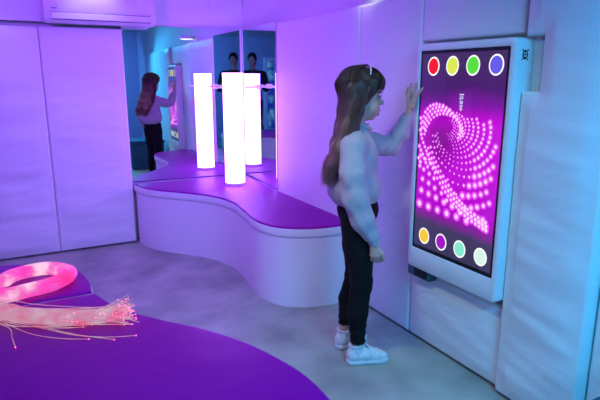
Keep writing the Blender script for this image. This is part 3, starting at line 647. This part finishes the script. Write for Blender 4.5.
# far arm, raised to the screen
f.chain([A(.285, 2.67, 1.12), A(.462, 2.70, 1.082), A(.525, 2.70, 1.19), A(.545, 2.695, 1.245)], [.040, .032, .026, .0175], .012)
f.chain([A(.545, 2.695, 1.250), A(.549, 2.695, 1.280), A(.553, 2.695, 1.303)], [.0175, .020, .022], .010)
f.cap(A(.557, 2.675, 1.275), A(.562, 2.672, 1.308), .013, .012, .008); f.cap(A(.545, 2.712, 1.280), A(.545, 2.718, 1.310), .013, .012, .008)
# fingers of the raised hand: index touches the bezel, the others fan upwards
finger(f, A(.564, 2.674, 1.306), [A(.577, 2.664, 1.334), A(.588, 2.660, 1.352), A(.598, 2.657, 1.366)], .0088, .0060)
finger(f, A(.557, 2.688, 1.312), [A(.562, 2.690, 1.345), A(.568, 2.691, 1.368), A(.573, 2.692, 1.388)], .0088, .0060)
finger(f, A(.550, 2.703, 1.312), [A(.548, 2.712, 1.345), A(.551, 2.717, 1.366), A(.554, 2.720, 1.385)], .0086, .0058)
finger(f, A(.543, 2.716, 1.306), [A(.537, 2.730, 1.332), A(.538, 2.737, 1.352), A(.542, 2.740, 1.366)], .0080, .0054)
finger(f, A(.542, 2.690, 1.268), [A(.532, 2.676, 1.300), A(.530, 2.668, 1.326), A(.536, 2.664, 1.346)], .0095, .0068)
# legs and feet
f.chain([A(.283, 2.485, .74), A(.300, 2.470, .42), A(.288, 2.470, .27), A(.295, 2.472, .09)], [.064, .042, .040, .026], .02)
f.chain([A(.283, 2.615, .74), A(.285, 2.620, .42), A(.250, 2.630, .27), A(.238, 2.640, .09)], [.064, .042, .040, .026], .02)
f.cap(A(.300, 2.472, .055), A(.425, 2.495, .035), .030, .022, .01); f.cap(A(.240, 2.642, .055), A(.335, 2.720, .035), .030, .022, .01)
body = f.mesh('body', M['skin'], girl)

bm = NB(); sph(bm, Fc(.3645, 2.560, 1.2835), .0056, 12, (1.2, 3.1, .70)); sph(bm, Fc(.3600, 2.560, 1.2670), .0058, 12, (1.2, 2.9, .80)); obj('lips', bm, M['lip'], girl, True)
for s in (-1, 1):
    bm = NB(); sph(bm, Fc(.3515, 2.56+s*.031, 1.3465), .0108, 16); e = obj('eye', bm, M['eye'], girl, True)
    bm = NB(); sph(bm, Fc(.3580, 2.56+s*.0335, 1.3462), .0062, 12); obj('iris', bm, M['iris'], e, True)
    L = catmull([Fc(.356, 2.56+s*.044, 1.349), Fc(.366, 2.56+s*.037, 1.3545), Fc(.368, 2.56+s*.024, 1.350)], 8)
    link_mesh('eyelashes', tubes([L], lambda i, q: .0016, 5), M['matblack'], girl, True)
    L = catmull([Fc(.352, 2.56+s*.046, 1.367), Fc(.366, 2.56+s*.034, 1.372), Fc(.371, 2.56+s*.016, 1.368)], 8)
    link_mesh('eyebrow', tubes([L], lambda i, q: .0022, 5), M['hair'], girl, True)

# ---- sweatshirt
f = Field((-.21, -.27, .63), (.30, .28, 1.26), .0042)
f.ell(A(.262, 2.545, 1.03), (.112, .150, .150), .03)
f.ell(A(.264, 2.545, .895), (.132, .158, .105), .05)
f.cap(A(.250, 2.445, 1.125), A(.272, 2.660, 1.125), .055, .055, .03)
f.cap(A(.262, 2.553, 1.145), A(.272, 2.555, 1.178), .080, .058, .02)
f.chain([A(.240, 2.425, 1.105), A(.240, 2.385, .99), A(.252, 2.380, .88), A(.292, 2.383, .775), A(.332, 2.385, .705)], [.062, .061, .060, .054, .040], .02)
f.cap(A(.334, 2.385, .700), A(.345, 2.385, .668), .031, .027, .004)
f.chain([A(.285, 2.665, 1.115), A(.380, 2.690, 1.085), A(.462, 2.700, 1.080)], [.060, .054, .046], .02)
f.chain([A(.462, 2.700, 1.080), A(.505, 2.700, 1.145), A(.530, 2.700, 1.205)], [.047, .043, .034], .018)
f.cap(A(.531, 2.700, 1.205), A(.541, 2.698, 1.232), .027, .024, .004)
X, Y, Z = f.grid()
gx, gy = X+GL-.264, Y+GD-2.545
f.F = np.where((Z < .835) & (Y+GD > 2.44), np.maximum(f.F, (np.sqrt((gx/.116)**2+(gy/.142)**2)-1)*.10+0*Z), f.F).astype(np.float32)   # ribbed hem
f.F = f.F+(.0018*np.sin(70*Z+9*np.sin(14*X+5*Y)+3*np.sin(31*Y))*np.clip((Z-.86)*20, 0, 1)+.0022*np.sin(42*Z+26*X+6*np.sin(17*Y)+3*np.sin(23*X))+.0012*np.sin(620*(X+0*Y))*(Z < .83)*(Y+GD > 2.44)).astype(np.float32)
f.zcut(.800, 'above') if False else None
f.F = np.maximum(f.F, np.where(Y+GD > 2.455, .803-Z, -1)).astype(np.float32)
f.cap(A(.278, 2.556, 1.242), A(.285, 2.558, 1.35), .054, .060, .004, True)    # neck opening
sw = f.mesh('sweatshirt', M['sweat'], girl)
L = [A(.280+.060*math.cos(2*PI*i/28), 2.556+.055*math.sin(2*PI*i/28), 1.196-.018*math.cos(2*PI*i/28)) for i in range(29)]
link_mesh('collar', tubes([[Vector(p) for p in L]], lambda i, q: .0070, 8), M['sweat'], sw, True)

# ---- leggings
f = Field((-.14, -.18, .05), (.14, .24, .90), .0042)
f.ell(A(.283, 2.545, .79), (.102, .124, .095), .02)
f.chain([A(.280, 2.480, .73), A(.291, 2.470, .58), A(.302, 2.466, .43), A(.286, 2.468, .28), A(.292, 2.472, .115)], [.080, .066, .052, .051, .036], .02)
f.chain([A(.280, 2.615, .73), A(.286, 2.618, .58), A(.290, 2.618, .43), A(.256, 2.628, .28), A(.242, 2.640, .135)], [.080, .066, .052, .050, .037], .02)
X, Y, Z = f.grid()
f.F = np.maximum(f.F, np.where(Y+GD < 2.548, .112-Z, .138-Z)).astype(np.float32)
f.F = f.F+(.0016*np.sin(110*Z+12*np.sin(30*X)+8*Y)*np.exp(-((Z-.43)/.06)**2)+.0018*np.sin(140*Z+15*X)*(Z < .22)).astype(np.float32)
f.mesh('leggings', M['leg'], girl)

# ---- hair: core mass and strands
f = Field((-.18, -.17, .90), (.10, .21, 1.49), .0036)
f.ell(A(.272, 2.56, 1.366), (.105, .086, .100), .01)
f.ell(A(.336, 2.56, 1.402), (.047, .062, .043), .02)
cols_ = [(2.485, -.9), (2.52, -.45), (2.56, 0), (2.60, .45), (2.635, .9)]
for d0, w in cols_:
    pts_ = [A(.245, 2.56+w*.045, 1.36), A(.225+abs(w)*.012, 2.56+w*.062, 1.27), A(.213+abs(w)*.012, 2.555+w*.088, 1.18), A(.188, 2.545+w*.108, 1.10), A(.158, 2.535+w*.100, 1.01), A(.142, 2.53+w*.085, .955)]
    f.chain(pts_, [.060, .050, .046, .036, .026, .010], .02)
f.ell(A(.385, 2.56, 1.292), (.086, .110, .076), .008, True)
f.ell(A(.350, 2.56, 1.255), (.066, .120, .060), .010, True)
X, Y, Z = f.grid()
f.F = f.F+(.0022*np.sin(150*Y+60*X+3*np.sin(9*Z))+.0018*np.sin(260*Y-90*X+5*np.sin(14*Z))).astype(np.float32)
hair = f.mesh('hair', M['hair'], girl)
ST = []
for i in range(900):
    ph = random.uniform(-1.28, 1.28) if i < 640 else random.choice([-1, 1])*random.uniform(.7, 1.45)    # 0 = straight back
    jr = .0045+random.gauss(0, .0028)
    c_, s_ = math.cos(ph), math.sin(ph)
    def el2(t): # from crown t=0 to the equator t=1
        a = t*PI/2; return A(.276-(.108+jr)*math.sin(a)*c_, 2.56+(.088+jr)*math.sin(a)*s_, 1.368+(.100+jr)*math.cos(a))
    P = [A(.29+.02*random.random(), 2.56+.01*s_, 1.470+jr*.5), el2(.35), el2(.7), el2(1.0)]
    w = s_*1.10+random.gauss(0, .05); fr_ = max(0, 1-c_)
    P += [A(.206+.062*fr_-.012*c_+jr, 2.56+w*.112, 1.255), A(.186+.048*fr_-.022*c_+jr, 2.555+w*.130, 1.165),
          A(.167+.030*fr_-.014*c_+jr*2, 2.545+w*.135, 1.085), A(.143+.018*fr_-.008*c_+random.gauss(0, .010), 2.535+w*.118, 1.01),
          A(.130+random.gauss(0, .014), 2.53+w*.095+random.gauss(0, .008), random.uniform(.915, .985))]
    ST.append(catmull(P, 26))
for i in range(150):  # fringe
    u = random.uniform(-1, 1); q = random.uniform(-.004, .004)
    P = [A(.305, 2.56+u*.02, 1.470), A(.345+q, 2.56+u*.042, 1.452), A(.380+q-.01*u*u, 2.56+u*.058, 1.418), A(.389+q-.020*u*u, 2.56+u*.064, 1.392), A(.385+q-.028*u*u, 2.56+u*.066, 1.368-.02*u*u+random.gauss(0, .004))]
    ST.append(catmull(P, 14))
for i in range(70):   # side lock framing the face
    s_ = random.choice([-1, 1]); q = random.gauss(0, .004)
    P = [A(.310, 2.56+s_*.03, 1.462), A(.315+q, 2.56+s_*.076, 1.405), A(.299+q, 2.56+s_*.084, 1.345), A(.278+q, 2.56+s_*.086, 1.285), A(.262+q, 2.56+s_*.104, 1.215), A(.238+q*2, 2.55+s_*.120, 1.14), A(.212+q*3, 2.54+s_*.118, 1.07+random.gauss(0, .02))]
    ST.append(catmull(P, 20))
o = link_mesh('hair_strands', tubes(ST, lambda i, q: .0015*(1-.6*q), 4), M['hair'], hair, True); o['kind'] = 'stuff'
bm = NB(); L = catmull([A(.312, 2.474, 1.430), A(.315, 2.497, 1.456), A(.315, 2.53, 1.470)], 10)
link_mesh('hair_clip', tubes([L], lambda i, q: .0034, 6), mat('white_hair_clip', (.8, .8, .8), .3), hair, True)

# ---- shoes
glit = add_noise_bump(mat('white_shoe_leather', (.70, .70, .74), .35), 300, (1, 1, 1), .3, .002, 4, ((.58, .58, .62), (.78, .78, .82)), 60)
sole = mat('white_rubber_sole', (.62, .62, .66), .6)
def shoe(ax, ad, ang):
    t = thing('tmp', '', ''); bpy.data.objects.remove(t)
    c, s = math.cos(ang), math.sin(ang)
    def T(x, y, z): return A(ax+x*c-y*s, ad+x*s+y*c, z)
    lo = A(ax-.17, ad-.17, 0); hi = A(ax+.22, ad+.22, .17)
    f = Field(lo, hi, .0034)
    f.cap(T(-.022, 0, .048), T(-.010, 0, .080), .036, .034, .01)
    f.chain([T(-.020, 0, .040), T(.040, 0, .046), T(.090, .002, .034), T(.128, .004, .026)], [.034, .036, .036, .030], .012)
    f.cap(T(.01, 0, .082), T(.065, 0, .058), .028, .024, .012)
    f.cap(T(-.006, 0, .085), T(-.006, 0, .14), .028, .030, .004, True)
    f.F = np.maximum(f.F, .016-f.grid()[2]).astype(np.float32)
    sh = f.mesh('shoe', glit, girl)
    bm = NB(); ctl = [(-.060, 0), (-.050, .028), (-.01, .038), (.05, .036), (.10, .046), (.140, .036), (.163, .006), (.150, -.026), (.10, -.040), (.05, -.034), (-.01, -.037), (-.050, -.028)]
    P = [Vector((p.x, p.y)) for p in catmull([(a, b_, 0) for a, b_ in ctl+[ctl[0]]], 60)][:-1]
    P = P[::-1] if sum(P[i].x*P[(i+1) % 60].y-P[(i+1) % 60].x*P[i].y for i in range(60)) < 0 else P
    loft(bm, [[T(p.x, p.y, z) for p in inset_ring(P, d)] for d, z in ((.006, .0), (.001, .004), (.0, .012), (.002, .024), (.006, .027))]); sharp(obj('sole', bm, sole, sh), 50)
    LS = []
    for k in range(5):
        x = .030+.016*k; z = .110-.0125*k
        LS.append(catmull([T(x, -.024, z-.014), T(x+.002, 0, z+.001), T(x, .024, z-.014)], 10))
    LS.append(catmull([T(.030, -.004, .110), T(.035, -.022, .116), T(.050, -.036, .098), T(.040, -.010, .109)], 12)); LS.append(catmull([T(.030, .004, .110), T(.045, .022, .118), T(.060, .030, .098), T(.044, .008, .108)], 12))
    link_mesh('laces', tubes(LS, lambda i, q: .0028, 5), mat('white_laces', (.75, .75, .78), .7), sh, True)
    bm = NB(); P2 = [Vector(T(-.008+.030*math.cos(a), .031*math.sin(a), .098)) for a in np.linspace(0, 2*PI, 24)]
    link_mesh('sock', tubes([P2], lambda i, q: .0075, 8), mat('pale_sock', (.62, .60, .66), .9), girl, True)
shoe(.292, 2.470, R(6)); shoe(.240, 2.640, R(38))

# ---- photographer reflected in the corner
ph = thing('person', 'photographer in dark clothes behind a camera, seen only in the mirrors', 'person', (-.235, -.52, 0), R(-28.3)); ph['local'] = 1
f = Field((-.36, -.30, 0), (.36, .42, 1.92), .011)
f.ell((0, .02, 1.74), (.075, .095, .115), .02); f.cap((0, 0, 1.64), (0, -.01, 1.50), .055, .06, .02); f.ell((0, .115, 1.725), (.014, .02, .02), .01)
f.ell((0, 0, 1.34), (.18, .12, .20), .05); f.ell((0, 0, 1.10), (.155, .11, .22), .06); f.ell((0, 0, .95), (.165, .115, .12), .05)
for s in (-1, 1):
    f.chain([(s*.20, 0, 1.45), (s*.27, .05, 1.20), (s*.11, .27, 1.34)], [.062, .048, .036], .02)
    f.cap((s*.11, .27, 1.34), (s*.085, .33, 1.39), .034, .030, .01)
    for k in range(4): f.cap((s*.085, .325, 1.41-.02*k), (s*.066, .375, 1.415-.02*k), .011, .009, .004)
    f.cap((s*.085, .30, 1.37), (s*.05, .335, 1.36), .013, .010, .004)
    f.chain([(s*.09, 0, .92), (s*.10, .01, .50), (s*.105, -.02, .09)], [.095, .062, .042], .02); f.cap((s*.105, -.02, .045), (s*.12, .15, .038), .045, .038, .02)
pb = f.mesh('body', M['skin'], ph)
f = Field((-.38, -.30, .88), (.38, .38, 1.62), .012)
f.ell((0, 0, 1.35), (.20, .14, .21), .05); f.ell((0, 0, 1.08), (.175, .13, .20), .06); f.cap((-.18, 0, 1.46), (.18, 0, 1.46), .075, .075, .03)
for s in (-1, 1): f.chain([(s*.20, 0, 1.45), (s*.27, .05, 1.20), (s*.125, .25, 1.33)], [.078, .064, .046], .02)
f.mesh('jacket', mat('dark_jacket', (.015, .015, .03), .6), ph)
f = Field((-.25, -.22, .06), (.25, .22, 1.06), .012)
f.ell((0, 0, .95), (.18, .13, .12), .04)
for s in (-1, 1): f.chain([(s*.09, 0, .92), (s*.10, .01, .50), (s*.105, -.02, .10)], [.108, .078, .060], .02)
f.mesh('trousers', mat('dark_trousers', (.012, .012, .02), .8), ph)
f = Field((-.14, -.16, 1.55), (.14, .16, 1.92), .009)
f.ell((0, .0, 1.765), (.092, .108, .112), .01); f.ell((0, .12, 1.70), (.08, .07, .09), .01, True); f.ell((0, -.04, 1.70), (.075, .06, .10), .02)
f.mesh('hair', mat('black_hair', (.010, .008, .008), .5), ph)
for s in (-1, 1):
    f = Field((s*.115-.08, -.11, 0), (s*.115+.08, .24, .13), .009); f.cap((s*.105, -.02, .055), (s*.12, .16, .045), .056, .048, .02); f.zcut(.002)
    f.mesh('shoe', M['black'], ph)
